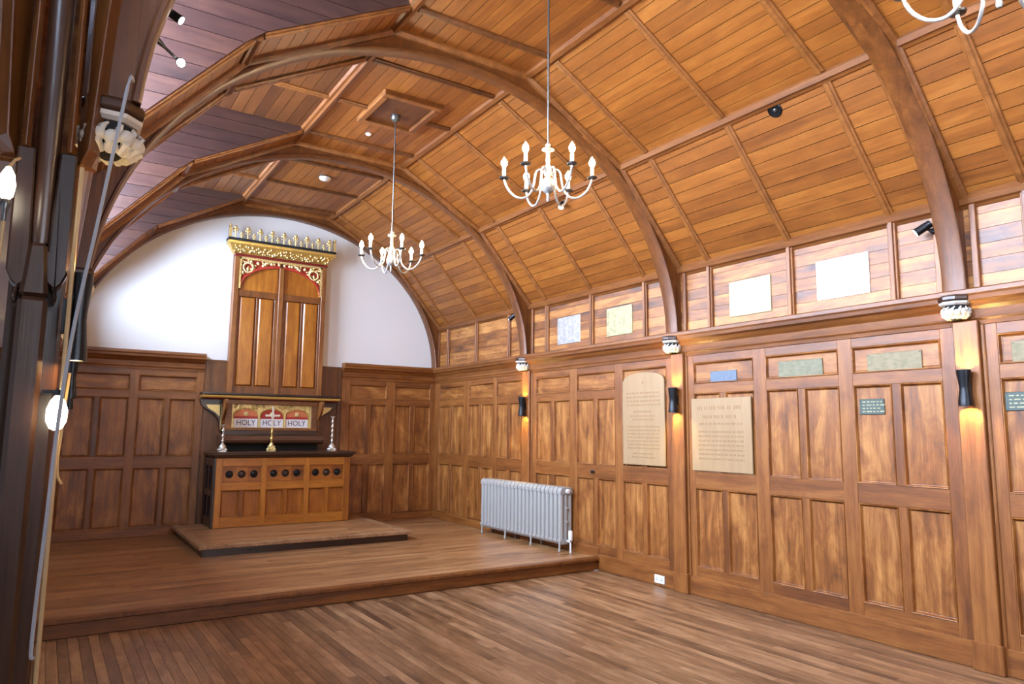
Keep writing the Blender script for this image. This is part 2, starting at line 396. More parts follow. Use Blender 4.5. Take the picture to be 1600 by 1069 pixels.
for y in RIBS:
    m = MB()
    mid = any(a_+.2 < -y < b_-.2 for a_, b_ in DOR)
    for fi, (a, b) in enumerate(zip(POLY[:-1], POLY[1:])):
        if fi >= 3 and mid:
            if fi == 3: m.sweep([[Vector((x, -y+e, 5.03-h)) for e, h in rib_sec] for x in (2*CX+2.065-.05, XD)])
            continue
        A = Vector((a[0], -y, a[1])); B = Vector((b[0], -y, b[1])); d = (B-A).normalized()
        n = Vector((d.z, 0, -d.x)); n = n if n.z < 0 else -n
        A = A+d*.05; B = B-d*.05
        segs = [(A, B)]
        if abs(a[1]-b[1]) < .01 and HY0 < -y < HY1:
            segs = [(A, Vector((HX1+.03, -y, a[1]))), (Vector((HX0-.03, -y, a[1])), B)]
        for p, q in segs: m.sweep([[s_+Vector((0, e, 0))+n*h for e, h in rib_sec] for s_ in (p, q)])
    m.build('ceiling_rib', 'trim_oak', ceil, bevel=.002)
hm = MB(); z = 5.03
for (x0, x1, y0, y1) in ((HX0-.04, HX1+.04, HY0-.04, HY0+.03), (HX0-.04, HX1+.04, HY1-.03, HY1+.04), (HX0-.04, HX0+.03, HY0+.03, HY1-.03), (HX1-.03, HX1+.04, HY0+.03, HY1-.03)):
    hm.box(x0, x1, y0, y1, z-.055, z+.01)
hm.box(HX0+.03, HX1-.03, HY0+.03, HY1-.03, z-.02, z+.01)
hm.build('ceiling_hatch', 'trim_oak', ceil, bevel=.008)

for k, (y0, y1) in enumerate(DOR):
    m = MB()
    for a, b, c_, d in ((y0, y0+.07, 3.38, 5.03), (y1-.07, y1, 3.38, 5.03), (y0, y1, 3.38, 3.46), (y0, y1, 4.95, 5.03), (y0+.62, y0+.67, 3.4, 5.0), (y1-.67, y1-.62, 3.4, 5.0), (y0, y1, 4.36, 4.40)):
        m.box(XD-.06, XD, a, b, c_, d)
    f = struct(m.build('window_%d' % (k+20), 'oak_frame')); g = MB(); g.box(XD-.04, XD-.035, y0, y1, 3.4, 5.0); g.build('window_pane', 'window_glass', f)

# ------------------------------------------------------------------ roof arches
EA, EB, EZ = 2.655, 2.27, 2.66
def ell(q, k=0):
    a = EA+k+(.09*max(0, 1-math.sin(q))**2 if math.cos(q) < 0 else 0)
    return (CX+a*math.cos(q), EZ+(EB+k)*math.sin(q))
def poly_hit(q):                                             # outer polygon point on the same ray
    c = (CX, EZ); dx, dz = EA*math.cos(q), EB*math.sin(q)
    P_ = [(0, 2.66)]+POLY+[(2*CX, 2.66)]; best = None
    for a, b in zip(P_[:-1], P_[1:]):
        ex, ez = b[0]-a[0], b[1]-a[1]; det = dx*(-ez)-dz*(-ex)
        if abs(det) < 1e-9: continue
        rx, rz = a[0]-c[0], a[1]-c[1]
        t = (rx*(-ez)-rz*(-ex))/det; s = (dx*rz-dz*rx)/det
        if t > 0 and -1e-6 <= s <= 1+1e-6: best = (c[0]+dx*t, c[1]+dz*t) if best is None or t < best[2] else best; 
        if best and len(best) == 2: best = (*best, t)
    return best[:2]
ARCH_LABELS = ['dark arched roof rib framing the white lunette on the altar wall',
               'curved oak roof arch springing behind the grey radiator, nearest the altar',
               'curved oak roof arch between the two full chandeliers, landing left of the square memorial board',
               'closest curved oak roof arch, landing beside the black spotlight at upper right']
def lerp(a, b, t): return (a[0]+(b[0]-a[0])*t, a[1]+(b[1]-a[1])*t)
for k in range(4):
    yc = -.09 if k == 0 else -T*k
    root = thing('roof_arch', ARCH_LABELS[k], 'roof arch', (CX, yc, 0), 0, 'curved oak roof arches')
    def pt(p, y): return (p[0]-CX, y, p[1])
    N = 72; qs = [PI*i/N for i in range(N+1)]
    th = .06
    web = MB(); web.sweep([[pt(ell(q), -th), pt(poly_hit(q), -th), pt(poly_hit(q), th), pt(ell(q), th)] for q in qs])
    if k: web.box(2*CX-.13-CX, 2*CX-CX, -th, th, 2.66, 3.38)
    web.build('arch_web', 'arch_oak', root)
    fl_ = MB()                                                # inner moulded flange
    for s in (-1, 1):
        fl_.sweep([[pt(ell(q, -.004), 0), pt(ell(q, -.004), s*.07), pt(ell(q, .006), s*.082), pt(ell(q, .02), s*.082), pt(ell(q, .028), s*.07), pt(ell(q, .03), s*.05)] for q in qs])
    fl_.build('arch_soffit', 'arch_oak', root, smooth=True)
    bd = MB()                                                 # polygonal strip where the web meets the boards and a bead between
    for s in (-1, 1):
        for (inn, out, t0) in ((.0, .045, .0), ):
            P_ = POLY
            for a, b in zip(P_[:-1], P_[1:]):
                d = Vector((b[0]-a[0], b[1]-a[1])).normalized(); n = Vector((d.y, -d.x)); n = n if (Vector((CX, 3.2))-Vector(a)).dot(n) > 0 else -n
                A, B = Vector(a), Vector(b)
                sec = lambda p: [pt(p, s*.05), pt(p, s*.115), pt(p+n*.02, s*.115), pt(p+n*.035, s*.10), pt(p+n*.05, s*.09), pt(p+n*.05, s*.05)]
                bd.sweep([sec(A), sec(B)])
    bd.build('arch_moulding', 'trim_oak', root)
    if k == 0: continue
    for side in (-1, 1):                                      # corbel under each foot
        cxx = 2.66 if side > 0 else -2.815; cs = 1 if side > 0 else .86
        cz = 2.66
        def sq(m):
            m.v = [(cxx+(x-cxx)*.9, y*.9, cz+(z-cz)*.74) for x, y, z in m.v]; return m
        def oct_(r, z, c=cxx): return [(c+cs*r*math.cos(PI/8+PI/4*i), cs*r*math.sin(PI/8+PI/4*i), z) for i in range(8)]
        m = MB(); m.sweep([oct_(.115, cz), oct_(.125, cz-.015), oct_(.125, cz-.05), oct_(.105, cz-.065)])
        ab = sq(m).build('abacus', 'dark_oak_x', root, bevel=.003)
        m = MB(); m.sweep([oct_(.118, cz-.066), oct_(.118, cz-.085), oct_(.10, cz-.10), oct_(.085, cz-.10)]); sq(m).build('corbel_rim', 'carved_white', root)
        m = MB(); m.sweep([oct_(.085, cz-.10), oct_(.08, cz-.14), oct_(.06, cz-.21), oct_(.03, cz-.24)]); core = sq(m).build('corbel_block', 'dark_void', root)
        m = MB(); rnd = random.Random(3)
        for i in range(12):
            q = 2*PI*i/12
            m.ball((cxx+.085*math.cos(q), .085*math.sin(q), cz-.165-.012*(i % 2)), .03, 6, (.9, .9, 1.1))
            m.tube([(cxx+.06*math.cos(q), .06*math.sin(q), cz-.235), (cxx+.09*math.cos(q), .09*math.sin(q), cz-.20), (cxx+.10*math.cos(q+.2), .10*math.sin(q+.2), cz-.14), (cxx+.085*math.cos(q+.35), .085*math.sin(q+.35), cz-.115)], [.012, .018, .012, .005], 6)
        for i in range(8):
            q = 2*PI*i/8; m.ball((cxx+.06*math.cos(q), .06*math.sin(q), cz-.21), .028, 6)
        sq(m).build('carved_foliage', 'carved_white', root, smooth=True)

# ------------------------------------------------------------------ left side: arcade header, aisle, entrance wall
hb = MB(); hb.box(XL, XL+.14, -3*T+.12, 0, 2.44, 3.38); hb.box(XL+.14, 2*CX-.005, -3*T+.12, 0, 3.30, 3.38)
wall_l = struct(hb.build('wall_left', 'oak_y'))
hb = MB(); moulding(hb, PLh, 0, 3*T-.12, [(v, n*.45) for v, n in CORN]); hb.build('cornice', 'trim_oak', wall_l)
hb = MB()
for zz in (2.78, 2.90, 3.10, 3.24): hb.box(0, 3*T-.12, zz, zz+.02, 0, .02, PLh)
for y in RIBS[:9]: hb.box(y-.03, y+.03, 2.70, 3.30, 0, .035, PLh)
hb.build('frieze_moulding', 'trim_oak', wall_l, bevel=.006)
hb = MB(); hb.box(XL, XL+.14, -L, -3*T+.12, 3.36, 3.5)
for dx in (.0, .045, .09): hb.box(XL+dx, XL+dx+.035, -L, -3*T+.05, 3.33, 3.36)
hb.build('arcade_beam', 'dark_oak_v', wall_l, bevel=.008)
# aisle wall with windows
aw = MB(); ys = [0]
for y, wd in WIN_A: ys += [-y-wd/2, -y+wd/2]
ys.append(L)
for i in range(0, len(ys), 2): aw.box(ys[i], ys[i+1], 0, 2.7, -.15, 0, PA)
for y, wd in WIN_A: aw.box(-y-wd/2, -y+wd/2, 0, 1.0, -.15, 0, PA); aw.box(-y-wd/2, -y+wd/2, 2.5, 2.7, -.15, 0, PA)
struct(aw.build('wall_aisle', 'plaster'))
wn = 0
for y, wd in WIN_A:
    wn += 1; m = MB(); u0, u1 = -y-wd/2, -y+wd/2
    for a, b, c_, d in ((u0, u0+.06, 1.0, 2.5), (u1-.06, u1, 1.0, 2.5), (u0, u1, 1.0, 1.06), (u0, u1, 2.44, 2.5), ((u0+u1)/2-.03, (u0+u1)/2+.03, 1.05, 2.45), (u0, u1, 1.9, 1.95)):
        m.box(a, b, c_, d, -.10, -.04, PA)
    f = struct(m.build('window_%d' % wn, 'oak_frame')); g = MB(); g.box(u0, u1, 1.0, 2.5, -.075, -.07, PA); g.build('window_pane', 'window_glass', f)
ac = MB(); ac.box(XA-.15, XL, -8.45, 0, 2.62, 2.7); ac.box(XA-.15, XL+.02, -L, -8.45, 3.42, 3.5); struct(ac.build('ceiling_aisle', 'plaster'))
ac = MB(); ac.box(XA-.15, XL, -8.50, -8.46, 2.45, 3.42); struct(ac.build('wall_aisle_header', 'oak_y'))
ac = MB(); ac.box(XA-.15, XA, -L, -8.46, 2.7, 3.45); struct(ac.build('wall_aisle_upper', 'plaster'))
# entrance wall
ew = MB(); xs = [XA]
for x, wd in sorted(WIN_E): xs += [x-wd/2, x+wd/2]
xs.append(.12)
for i in range(0, len(xs), 2): ew.box(xs[i], xs[i+1], 0, 5.3, -.15, 0, PE)
for x, wd in WIN_E: ew.box(x-wd/2, x+wd/2, 0, 1.4, -.15, 0, PE); ew.box(x-wd/2, x+wd/2, 3.9, 5.3, -.15, 0, PE)
struct(ew.build('wall_entrance', 'plaster'))
for x, wd in WIN_E:
    wn += 1; m = MB(); u0, u1 = x-wd/2, x+wd/2
    for a, b, c_, d in ((u0, u0+.06, 1.4, 3.9), (u1-.06, u1, 1.4, 3.9), (u0, u1, 1.4, 1.46), (u0, u1, 3.84, 3.9), ((u0+u1)/2-.03, (u0+u1)/2+.03, 1.4, 3.9), (u0, u1, 2.6, 2.65)):
        m.box(a, b, c_, d, -.10, -.04, PE)
    f = struct(m.build('window_%d' % wn, 'oak_frame')); g = MB(); g.box(u0, u1, 1.4, 3.9, -.075, -.07, PE); g.build('window_pane', 'window_glass', f)

# arcade posts
def arcade_post(y, label):
    r = thing('arcade_post', label, 'post', (-5.73, -y, 0), 0, 'dark oak arcade posts')
    m = MB(); m.box(-.07, .07, -.06, .12, 0, 2.44); m.build('post_body', 'dark_oak_v', r, bevel=.01)
    m = MB(); m.box(-.042, .03, -.15, -.061, 0, 2.0); m.prism([(-.042, 2.0), (.03, 2.0), (.018, 2.16), (-.03, 2.16)], lambda a, b, c_: (a, c_, b), -.14, -.061)
    m.build('post_shaft', 'dark_oak_v', r, bevel=.012)
    m = MB(); P = lambda a, b, c_: (a-.003, c_, b)              # wide bracket head with curled stops
    def head(s): 
        return [(.018*s, 2.05), (.040*s, 2.03), (.045*s, 1.985), (.054*s, 2.0), (.050*s, 2.03), (.062*s, 2.045), (.074*s, 2.075), (.074*s, 2.44), (.030*s, 2.44)]
    for s in (-1, 1): m.prism(head(s), P, -.13, -.061)
    m.prism([(-.03, 2.05), (.03, 2.05), (.03, 2.14), (-.03, 2.14)], P, -.13, -.061)
    m.build('bracket_head', 'dark_oak_v', r, bevel=.006)
    m = MB()                                                  # fluted wall shaft and side coves rising above the head
    m.lathe([(.028, 2.16), (.03, 2.18), (.03, 2.40), (.036, 3.3)], (-.003, -.10, 0), 14); m.build('fluted_shaft', 'dark_oak_v', r, smooth=True)
    m = MB()
    for s in (-1, 1):
        m.sweep([[(s*.045-.003, -.115, z), (s*.055-.003, -.135, z), (s*.064-.003, -.115, z), (s*.064-.003, -.05, z), (s*.045-.003, -.05, z)] for z in (2.44, 3.35)])
        m.sweep([[(s*.07-.003, -.05, z), (s*(.10+k)-.003, -.12-k, z), (s*(.13+k)-.003, -.08, z), (s*.13-.003, -.05, z)] for z, k in ((2.42, -.02), (2.47, 0), (2.9, .02), (3.35, .05))])
    m.build('bracket_cove', 'arch_oak', r, bevel=.004)
    return r
arcade_post(3*T-.02, 'tall dark arcade post closest to the camera at the far left edge')
arcade_post(2*T-.02, 'dark arcade post seen edge-on behind the closest left post')
arcade_post(1*T-.02, 'dark arcade post on the raised platform, farthest along the left arcade')

# ------------------------------------------------------------------ altar dais, table, gradine and reredos
r = thing('altar_dais', 'low boarded oak step under the altar table', 'dais', (-2.76, -1.08, ZP))
m = MB(); boards(m, 'x', -1.24, 1.24, -.97, 1.06, .085, .125, .15, 2, 3); m.build('dais_boards', 'floor_x', r)
m = MB(); m.box(-1.34, -1.241, -1.08, 1.06, .085, .13); m.box(1.241, 1.34, -1.08, 1.06, .085, .13); m.box(-1.24, 1.24, -1.08, -.971, .085, .13)
m.build('dais_border', 'floor_y', r, bevel=.006)
m = MB(); m.box(-1.295, 1.295, -1.035, 1.06, 0, .084); m.build('dais_riser', 'dark_oak_x', r)

ZD = ZP+.13
r = thing('altar_table', 'oak altar table with nine dark round holes in its panelled front', 'altar', (-2.725, -.34, ZD))
bx0, bx1, fy, by = -.955, .955, -.28, .28
def PT(u, v, n): return (u, fy-n, v)
def PTs(u, v, n): return (bx0-n, -u, v)
m = MB(); m.box(bx0, bx1, fy, by, 0, .94); m.build('table_body', 'dark_void', r)
fr = MB(); ra = MB()
cw = [(-.87, -.34), (-.27, .27), (.34, .87)]
us = [bx0, -.87, -.34, -.27, .27, .34, .87, bx1]
for i in range(0, 8, 2): fr.box(us[i], us[i+1], 0, .94, 0, .045, PT)
vs = [(0, .13), (.50, .60), (.83, .94)]
for a, b in cw:
    for c_, d in vs: MB().box(a, b, c_, d, 0, .042, PT).build('table_rail', 'altar_oak_x', r, bevel=.003)
    c = (a+b)/2; fr.box(c-.025, c+.025, .13, .50, 0, .04, PT)
fr.build('table_stile', 'altar_oak', r, bevel=.003)
for a, b in cw:
    c = (a+b)/2
    for u0, u1 in ((a, c-.025), (c+.025, b)):
        m = MB(); tray(m, PT, u0, u1, .13, .50, .040, .008, .02); m.build('table_panel', 'altar_oak', r)
    # pierced panel: plate with three round holes
    m = MB(); hs = [c-.165, c, c+.165]; rad = .054; v0, v1 = .60, .83; vc = .715; edges = [a, (hs[0]+hs[1])/2, (hs[1]+hs[2])/2, b]
    for j, hx in enumerate(hs):
        n = 24; vs_ = []; fs_ = []
        for dpt in (.014, .002):
            for q in range(n):
                an = 2*PI*q/n+PI/n; cxn, snn = math.cos(an), math.sin(an)
                ex0, ex1 = edges[j]-hx, edges[j+1]-hx; ey = (v1-v0)/2
                tx = (ex1 if cxn > 0 else -ex0)/abs(cxn) if abs(cxn) > 1e-6 else 1e9
                ty = ey/abs(snn) if abs(snn) > 1e-6 else 1e9
                t = min(tx, ty)
                vs_ += [PT(hx+cxn*t, vc+snn*t, dpt), PT(hx+cxn*rad, vc+snn*rad, dpt)]
        for q in range(n):
            e = (q+1) % n
            fs_ += [(2*q, 2*e, 2*e+1, 2*q+1), (2*q+1, 2*e+1, 2*n+2*e+1, 2*n+2*q+1)]
        m.add(vs_, fs_)
        for cx_, cy_ in ((ex0, -ey), (ex0, ey), (ex1, -ey), (ex1, ey)):
            pass
    m.build('pierced_panel', 'altar_oak_x', r)
    mm = MB(); mm.box(a, b, v0, v0+.012, .01, .03, PT); mm.box(a, b, v1-.012, v1, .01, .03, PT); mm.box(a, a+.012, v0, v1, .01, .03, PT); mm.box(b-.012, b, v0, v1, .01, .03, PT)
    mm.build('table_bead', 'altar_oak_x', r)
    for j, hx in enumerate(hs):
        m = MB(); m.lathe([(.036, 0), (.030, -.006), (.014, -.011), (.001, -.013)], (hx, fy-.001, vc), 12, 'y'); m.build('roundel', 'black_metal' if j != 1 else 'dark_oak_x', r, smooth=True)
    
fr = MB()
for c_, d in ((0, .13), (.42, .50), (.83, .94)): fr.box(-by, -fy, c_, d, 0, .03, PTs)
for a, b in ((-by, -by+.06), (-fy-.06, -fy+.045), (-.03, .03)): fr.box(a, b, 0, .94, 0, .032, PTs)
fr.build('table_side_frame', 'dark_oak_x', r, bevel=.003)
m = MB(); m.sweep([[(x, y, z) for x, y in ((bx0-a, fy-.045-a), (bx1+a, fy-.045-a), (bx1+a, by), (bx0-a, by))] for z, a in ((.94, .01), (.955, .03), (.975, .035), (.98, .06), (1.02, .065), (1.025, .06))])
m.build('table_top', 'dark_oak_x', r, bevel=.003)

# gradine and canopied hood above the table
ZT = ZD+1.025
r = thing('altar_canopy', 'gilt-edged oak canopy over three red and white painted panels above the altar', 'canopy', (-2.83, 0, 0))
def PC(u, v, n): return (u, -.03-n, v)
m = MB(); m.box(-.70, .70, ZT+.0, ZT+.10, 0, .16, PC); m.build('gradine_gap_shade', 'dark_void', r)  # black filler painting the shade of the open gap under the ledge
m = MB(); m.sweep([[PC(u, v, n) for v, n in ((ZT+.10, 0), (ZT+.10, .27), (ZT+.12, .31), (ZT+.16, .325), (ZT+.19, .31), (ZT+.215, .27), (ZT+.225, .18), (ZT+.225, 0))] for u in (-.745, .745)])
m.build('gradine_ledge', 'leather', r, bevel=.004)
m = MB(); m.box(-.68, .68, ZT+.225, ZT+.30, 0, .18, PC); m.build('lower_rail', 'dark_oak_x', r, bevel=.006)
m = MB(); m.box(-.68, .68, 1.60, 1.64, 0, .17, PC); m.box(-.68, .68, 1.985, 2.05, 0, .17, PC); m.box(-.68, -.585, 1.60, 2.0, 0, .165, PC); m.box(.585, .68, 1.60, 2.0, 0, .165, PC)
m.build('canopy_frame', 'trim_oak', r, bevel=.006)
m = MB(); m.box(-.585, .585, 1.64, 1.985, 0, .10, PC); m.build('panel_ground', 'gilt_pale', r)
for j, c in enumerate((-.375, 0, .375)):
    wdt = .168
    m = MB(); m.box(c-wdt, c+wdt, 1.648, 1.775, .10, .112, PC); wp = m.build('lettered_panel', 'white_panel', r)
    tc = bpy.data.curves.new('lettering', 'FONT'); tc.body = 'HOLY'; tc.size = .11; tc.align_x = 'CENTER'; tc.align_y = 'CENTER'; tc.extrude = .001; tc.offset = .0
    to = bpy.data.objects.new('lettering_curve', tc); C.objects.link(to)
    bpy.context.view_layer.update()
    me = bpy.data.meshes.new_from_object(to.evaluated_get(bpy.context.evaluated_depsgraph_get())); me.materials.clear(); me.materials.append(MATS['ink'])
    C.objects.unlink(to); bpy.data.objects.remove(to)
    for v in me.vertices: v.co = Vector(PC(c+v.co.x*.95, 1.712+v.co.y, .1135))
    lo = bpy.data.objects.new('lettering', me); C.objects.link(lo); lo.parent = wp
    m = MB(); N = 18
    pts = [(c-wdt, 1.775)]+[(c-wdt*math.cos(PI*i/N), 1.79+.125*math.sin(PI*i/N)**.8) for i in range(N+1)]+[(c+wdt, 1.775)]
    m.prism(pts, PC, .10, .110); tp = m.build('red_tympanum', 'red_paint' if j == 1 else 'orange_paint', r)
    m = MB(); m.box(c-wdt, c+wdt, 1.775, 1.81, .11, .113, PC); m.build('red_band', 'red_paint', tp)
    m = MB()
    for q in range(8): m.ball(PC(c+.022*math.cos(q*PI/4), 1.845+.022*math.sin(q*PI/4), .113), .014, 5)
    m.ball(PC(c, 1.845, .116), .016, 6)
    m.build('gilt_flower', 'gilt_pale', tp, smooth=True)
    m = MB()
    for i in range(N+1):
        q = PI*i/N
        m.ball(PC(c-(wdt+.012)*math.cos(q), 1.79+.137*math.sin(q)**.8, .112), .013, 5)
    m.build('gilt_cusping', 'gilt', tp, smooth=True)
m = MB(); rnd = random.Random(5)
for c in (-.56, -.19, .19, .56):
    for i in range(26):
        x = c+rnd.uniform(-.12, .12); z = rnd.uniform(1.86, 1.975)
        if abs(x) < .575 and z > 1.93-.28*abs(abs(x-c)-.0) and z > 1.80+.9*abs(x-c): m.ball(PC(x, z, .108), rnd.uniform(.012, .022), 5)
for x in (-.19, .19): MB().box(x-.012, x+.012, 1.645, 1.86, .10, .125, PC).build('gilt_mullion', 'gilt_pale', r)
for x in (-.578, .575): MB().box(x-.01, x+.01, 1.64, 1.985, .10, .14, PC).build('gilt_mullion', 'gilt_pale', r)
m.build('gilt_tracery', 'gilt_pale', r, smooth=True)['kind'] = 'stuff'
def canopy_side(s):
    prof = [(0, 1.60), (.165, 1.60), (.175, 1.66), (.20, 1.74), (.26, 1.80), (.34, 1.85), (.39, 1.90), (.42, 1.96), (.44, 2.0), (.44, 2.05), (0, 2.05)]
    m = MB()
    a, b = s*.68, s*.72
    m.sweep([[PC(u, v, n*.8) for n, v in prof] for u in (a, b)])
    m.build('canopy_bracket', 'trim_oak', r, bevel=.004)
    m = MB()                                                  # sideways bracket wings with gilt infill
    wing = [(.70, 1.55), (.73, 1.62), (.745, 1.75), (.80, 1.83), (.90, 1.89), (.985, 1.95), (1.02, 2.05), (.70, 2.05)]
    m.prism([(s*u, v) for u, v in wing], lambda a_, b_, c_: PC(a_, b_, c_), .02, .07); m.build('canopy_wing', 'dark_oak_v', r, bevel=.004)
    m = MB(); m.prism([(s*u, v) for u, v in [(.74, 1.80), (.80, 1.86), (.90, 1.92), (.93, 1.97), (.74, 1.97)]], PC, .07, .085)
    m.box(min(s*.70, s*.725), max(s*.70, s*.725), 1.62, 1.99, .07, .10, PC)
    m.build('gilt_wing', 'gilt_pale', r)
for s in (-1, 1): canopy_side(s)
m = MB(); m.sweep([[(x, y, z) for x, y in ((-.99-a, -.25-a), (.99+a, -.25-a), (.99+a, 0), (-.99-a, 0))] for z, a in ((2.05, -.03), (2.065, -.01))]); m.build('crimson_line', 'crimson_line', r)
m = MB(); m.sweep([[(x, y, z) for x, y in ((-.99-a, -.25-a), (.99+a, -.25-a), (.99+a, 0), (-.99-a, 0))] for z, a in ((2.066, 0), (2.075, .015), (2.095, .02), (2.105, .015))]); m.build('gilt_edge', 'gilt', r)
m = MB(); m.sweep([[(x, y, z) for x, y in ((-.99-a, -.25-a), (.99+a, -.25-a), (.99+a, 0), (-.99-a, 0))] for z, a in ((2.106, .01), (2.12, .025), (2.145, .025))]); m.build('canopy_top', 'dark_oak_x', r)

# tall shuttered reredos with gilt cornice and cresting
r = thing('reredos', 'tall oak shuttered reredos with gilt cresting rising against the white lunette', 'altarpiece', (-2.79, 0, 2.147))
Z0 = 2.147
def PD(u, v, n): return (u, -.04-n, v-Z0)
m = MB(); m.box(-.70, .70, Z0, 4.24, -.035, .06, PD); m.build('reredos_back', 'oak_frame', r)
fr = MB(); 
for a, b, d in ((-.70, -.63, .11), (.63, .70, .11)): fr.box(a, b, Z0, 4.24, .06, d, PD)
for a, b, d in ((-.63, -.60, .085), (.60, .63, .085), (-.355, -.325, .083), (.325, .355, .083), (-.085, -.035, .085), (.035, .085, .085)): fr.box(a, b, Z0, 3.60, .06, d, PD)
fr.box(-.035, .035, Z0, 4.10, .06, .115, PD)
fr.box(-.63, -.035, 2.147, 2.26, .06, .088, PD); fr.box(.035, .63, 2.147, 2.26, .06, .088, PD)
fr.box(-.63, -.035, 3.60, 3.70, .06, .095, PD); fr.box(.035, .63, 3.60, 3.70, .06, .095, PD)
fr.build('shutter_frame', 'oak_frame', r, bevel=.004)
for a, b in ((-.60, -.355), (-.325, -.085), (.085, .325), (.355, .60)):
    m = MB(); vs = [PD(u, v, n) for u, v, n in ((a, 2.26, .062), (a+.03, 2.28, .09), (b-.03, 2.28, .09), (b, 2.26, .062), (a, 3.60, .062), (a+.03, 3.58, .09), (b-.03, 3.58, .09), (b, 3.60, .062))]
    m.add(vs, [(0, 1, 5, 4), (1, 2, 6, 5), (2, 3, 7, 6), (0, 3, 2, 1), (4, 5, 6, 7)]); m.build('shutter_panel', 'altar_oak', r)
AR = lambda u: 3.72+.37*math.sqrt(max(0, 1-(u/.61)**2))
for s in (-1, 1):                                             # arched head panels
    us_ = [.05+.56*i/14 for i in range(15)]
    m = MB(); m.prism([(s*.05, 3.70)]+[(s*u, max(AR(u), 3.705)) for u in us_]+[(s*.61, 3.70)], PD, .061, .072); m.build('arch_head_panel', 'altar_oak', r)
    m = MB(); us_ = [.03+.58*i/20 for i in range(21)]
    m.sweep([[PD(s*u, v, n) for v, n in ((max(AR(u), 3.70), .06), (max(AR(u), 3.70), .105), (AR(u)+.035, .105), (AR(u)+.035, .06))] for u in us_]); m.build('arch_head_rib', 'red_paint', r)
    m = MB(); m.prism([(s*.63, 3.72)]+[(s*u, AR(u)+.03) for u in reversed(us_)]+[(s*.02, 4.20), (s*.63, 4.20)], PD, .06, .078)
    sp = m.build('spandrel', 'red_paint', r)
    m = MB(); rnd = random.Random(11)
    for i in range(150):
        u = rnd.uniform(.03, .61); v = rnd.uniform(3.75, 4.19)
        if v > AR(u)+.05: m.ball(PD(s*u, v, .082), rnd.uniform(.012, .03), 5)
    for q in range(16): m.ball(PD(s*(.50+.07*math.cos(q*PI/8)), 4.05+.07*math.sin(q*PI/8), .095), .018, 5)
    m.box(min(s*.605, s*.63), max(s*.605, s*.63), 3.72, 4.20, .06, .11, PD); m.box(min(0, s*.63), max(0, s*.63), 4.17, 4.205, .06, .11, PD)
    m.build('gilt_carving', 'gilt_pale', sp, smooth=True)
m = MB(); m.box(-.705, .705, 4.205, 4.24, .0, .13, PD); m.build('crimson_band', 'crimson_line', r)
def ring(a, z): return [PD(u, z, n) for u, n in ((-.70-a, 0), (-.70-a, .06+a), (.70+a, .06+a), (.70+a, 0))]
m = MB(); m.sweep([ring(.0, 4.24), ring(.02, 4.25), ring(.09, 4.37)]); cv = m.build('cornice_cove', 'gilt', r)
m = MB(); rnd = random.Random(2)
for i in range(46):
    u = -.72+1.44*i/45; 
    for k in range(2):
        t = rnd.uniform(.15, .85); a = .02+.07*t; m.ball(PD(u+rnd.uniform(-.01, .01), 4.25+.12*t, .06+a+.004), rnd.uniform(.012, .02), 5)
m.build('carved_vine', 'gilt_pale', cv, smooth=True)
m = MB(); m.sweep([ring(.09, 4.37), ring(.115, 4.385), ring(.12, 4.42), ring(.11, 4.43)]); m.build('cornice_gilt', 'gilt', r)
m = MB(); m.sweep([ring(.115, 4.43), ring(.125, 4.44), ring(.12, 4.465)]); m.build('cresting_base', 'dark_void', r)
for s in (-1, 1):
    m = MB(); m.box(s*.80-.014, s*.80+.014, 4.465, 4.66, .10, .15, PD); m.build('cresting_post', 'dark_void', r)
    m = MB(); m.box(s*.80-.02, s*.80+.02, 4.47, 4.62, .151, .165, PD); m.ball(PD(s*.80, 4.65, .16), .022, 6); m.build('gilt_post_face', 'gilt_pale', r)
for i in range(17):
    u = -.72+1.44*i/16; tall = i % 2 == 0; h = .19 if tall else .11
    m = MB(); m.tube([PD(u, 4.465, .13), PD(u, 4.465+h*.6, .13)], [.016, .009], 6)
    if tall:
        for dx, dz, q in ((0, .9, .026), (-.028, .72, .018), (.028, .72, .018), (0, .68, .022), (-.03, .5, .010), (.03, .5, .010)): m.ball(PD(u+dx, 4.465+h*dz, .13), q, 6, (1, .5, 1.15))
    else:
        for dx, dz, q in ((0, .85, .018), (-.018, .55, .012), (.018, .55, .012)): m.ball(PD(u+dx, 4.465+h*dz, .13), q, 6, (1, .5, 1.2))
    m.build('gilt_finial', 'gilt_pale', r, smooth=True)

# candlesticks and altar cross
def candlestick(x, label, h):
    r = thing('candlestick', label, 'candlestick', (x, -.52, ZT), 0, 'silver altar candlesticks')
    m = MB()
    m.box(-.05, .05, -.05, .05, 0, .02); 
    for i in range(4):
        q = PI/4+i*PI/2; m.ball((.055*math.cos(q), .055*math.sin(q), .025), .022, 6)
    m.lathe([(.045, .02), (.052, .05), (.045, .08), (.028, .10), (.014, .115)], n=12); m.build('foot', 'silver', r, smooth=True)
    m = MB(); pr = [(.012, .115)]
    z = .13
    while z < h-.06: pr += [(.011, z), (.022, z+.018), (.012, z+.036), (.010, z+.06)]; z += .072
    pr += [(.012, z), (.03, z+.02), (.032, z+.03), (.012, z+.032)]
    m.lathe(pr, n=12); m.build('stem', 'silver', r, smooth=True)
    return r
candlestick(-3.585, 'twisted silver candlestick at the left end of the altar top', .40)
candlestick(-2.015, 'twisted silver candlestick at the right end of the altar top', .48)
r = thing('altar_cross', 'gilt and silver standing cross at the centre of the altar top', 'cross', (-2.915, -.52, ZT))
m = MB(); m.box(-.055, .055, -.05, .05, 0, .03); m.box(-.045, .045, -.04, .04, .03, .08); m.lathe([(.04, .08), (.03, .10), (.014, .125)], n=10)
for i in range(4): q = PI/4+i*PI/2; m.ball((.058*math.cos(q), .058*math.sin(q), .03), .02, 6)
m.build('foot', 'gilt_pale', r, bevel=.004)
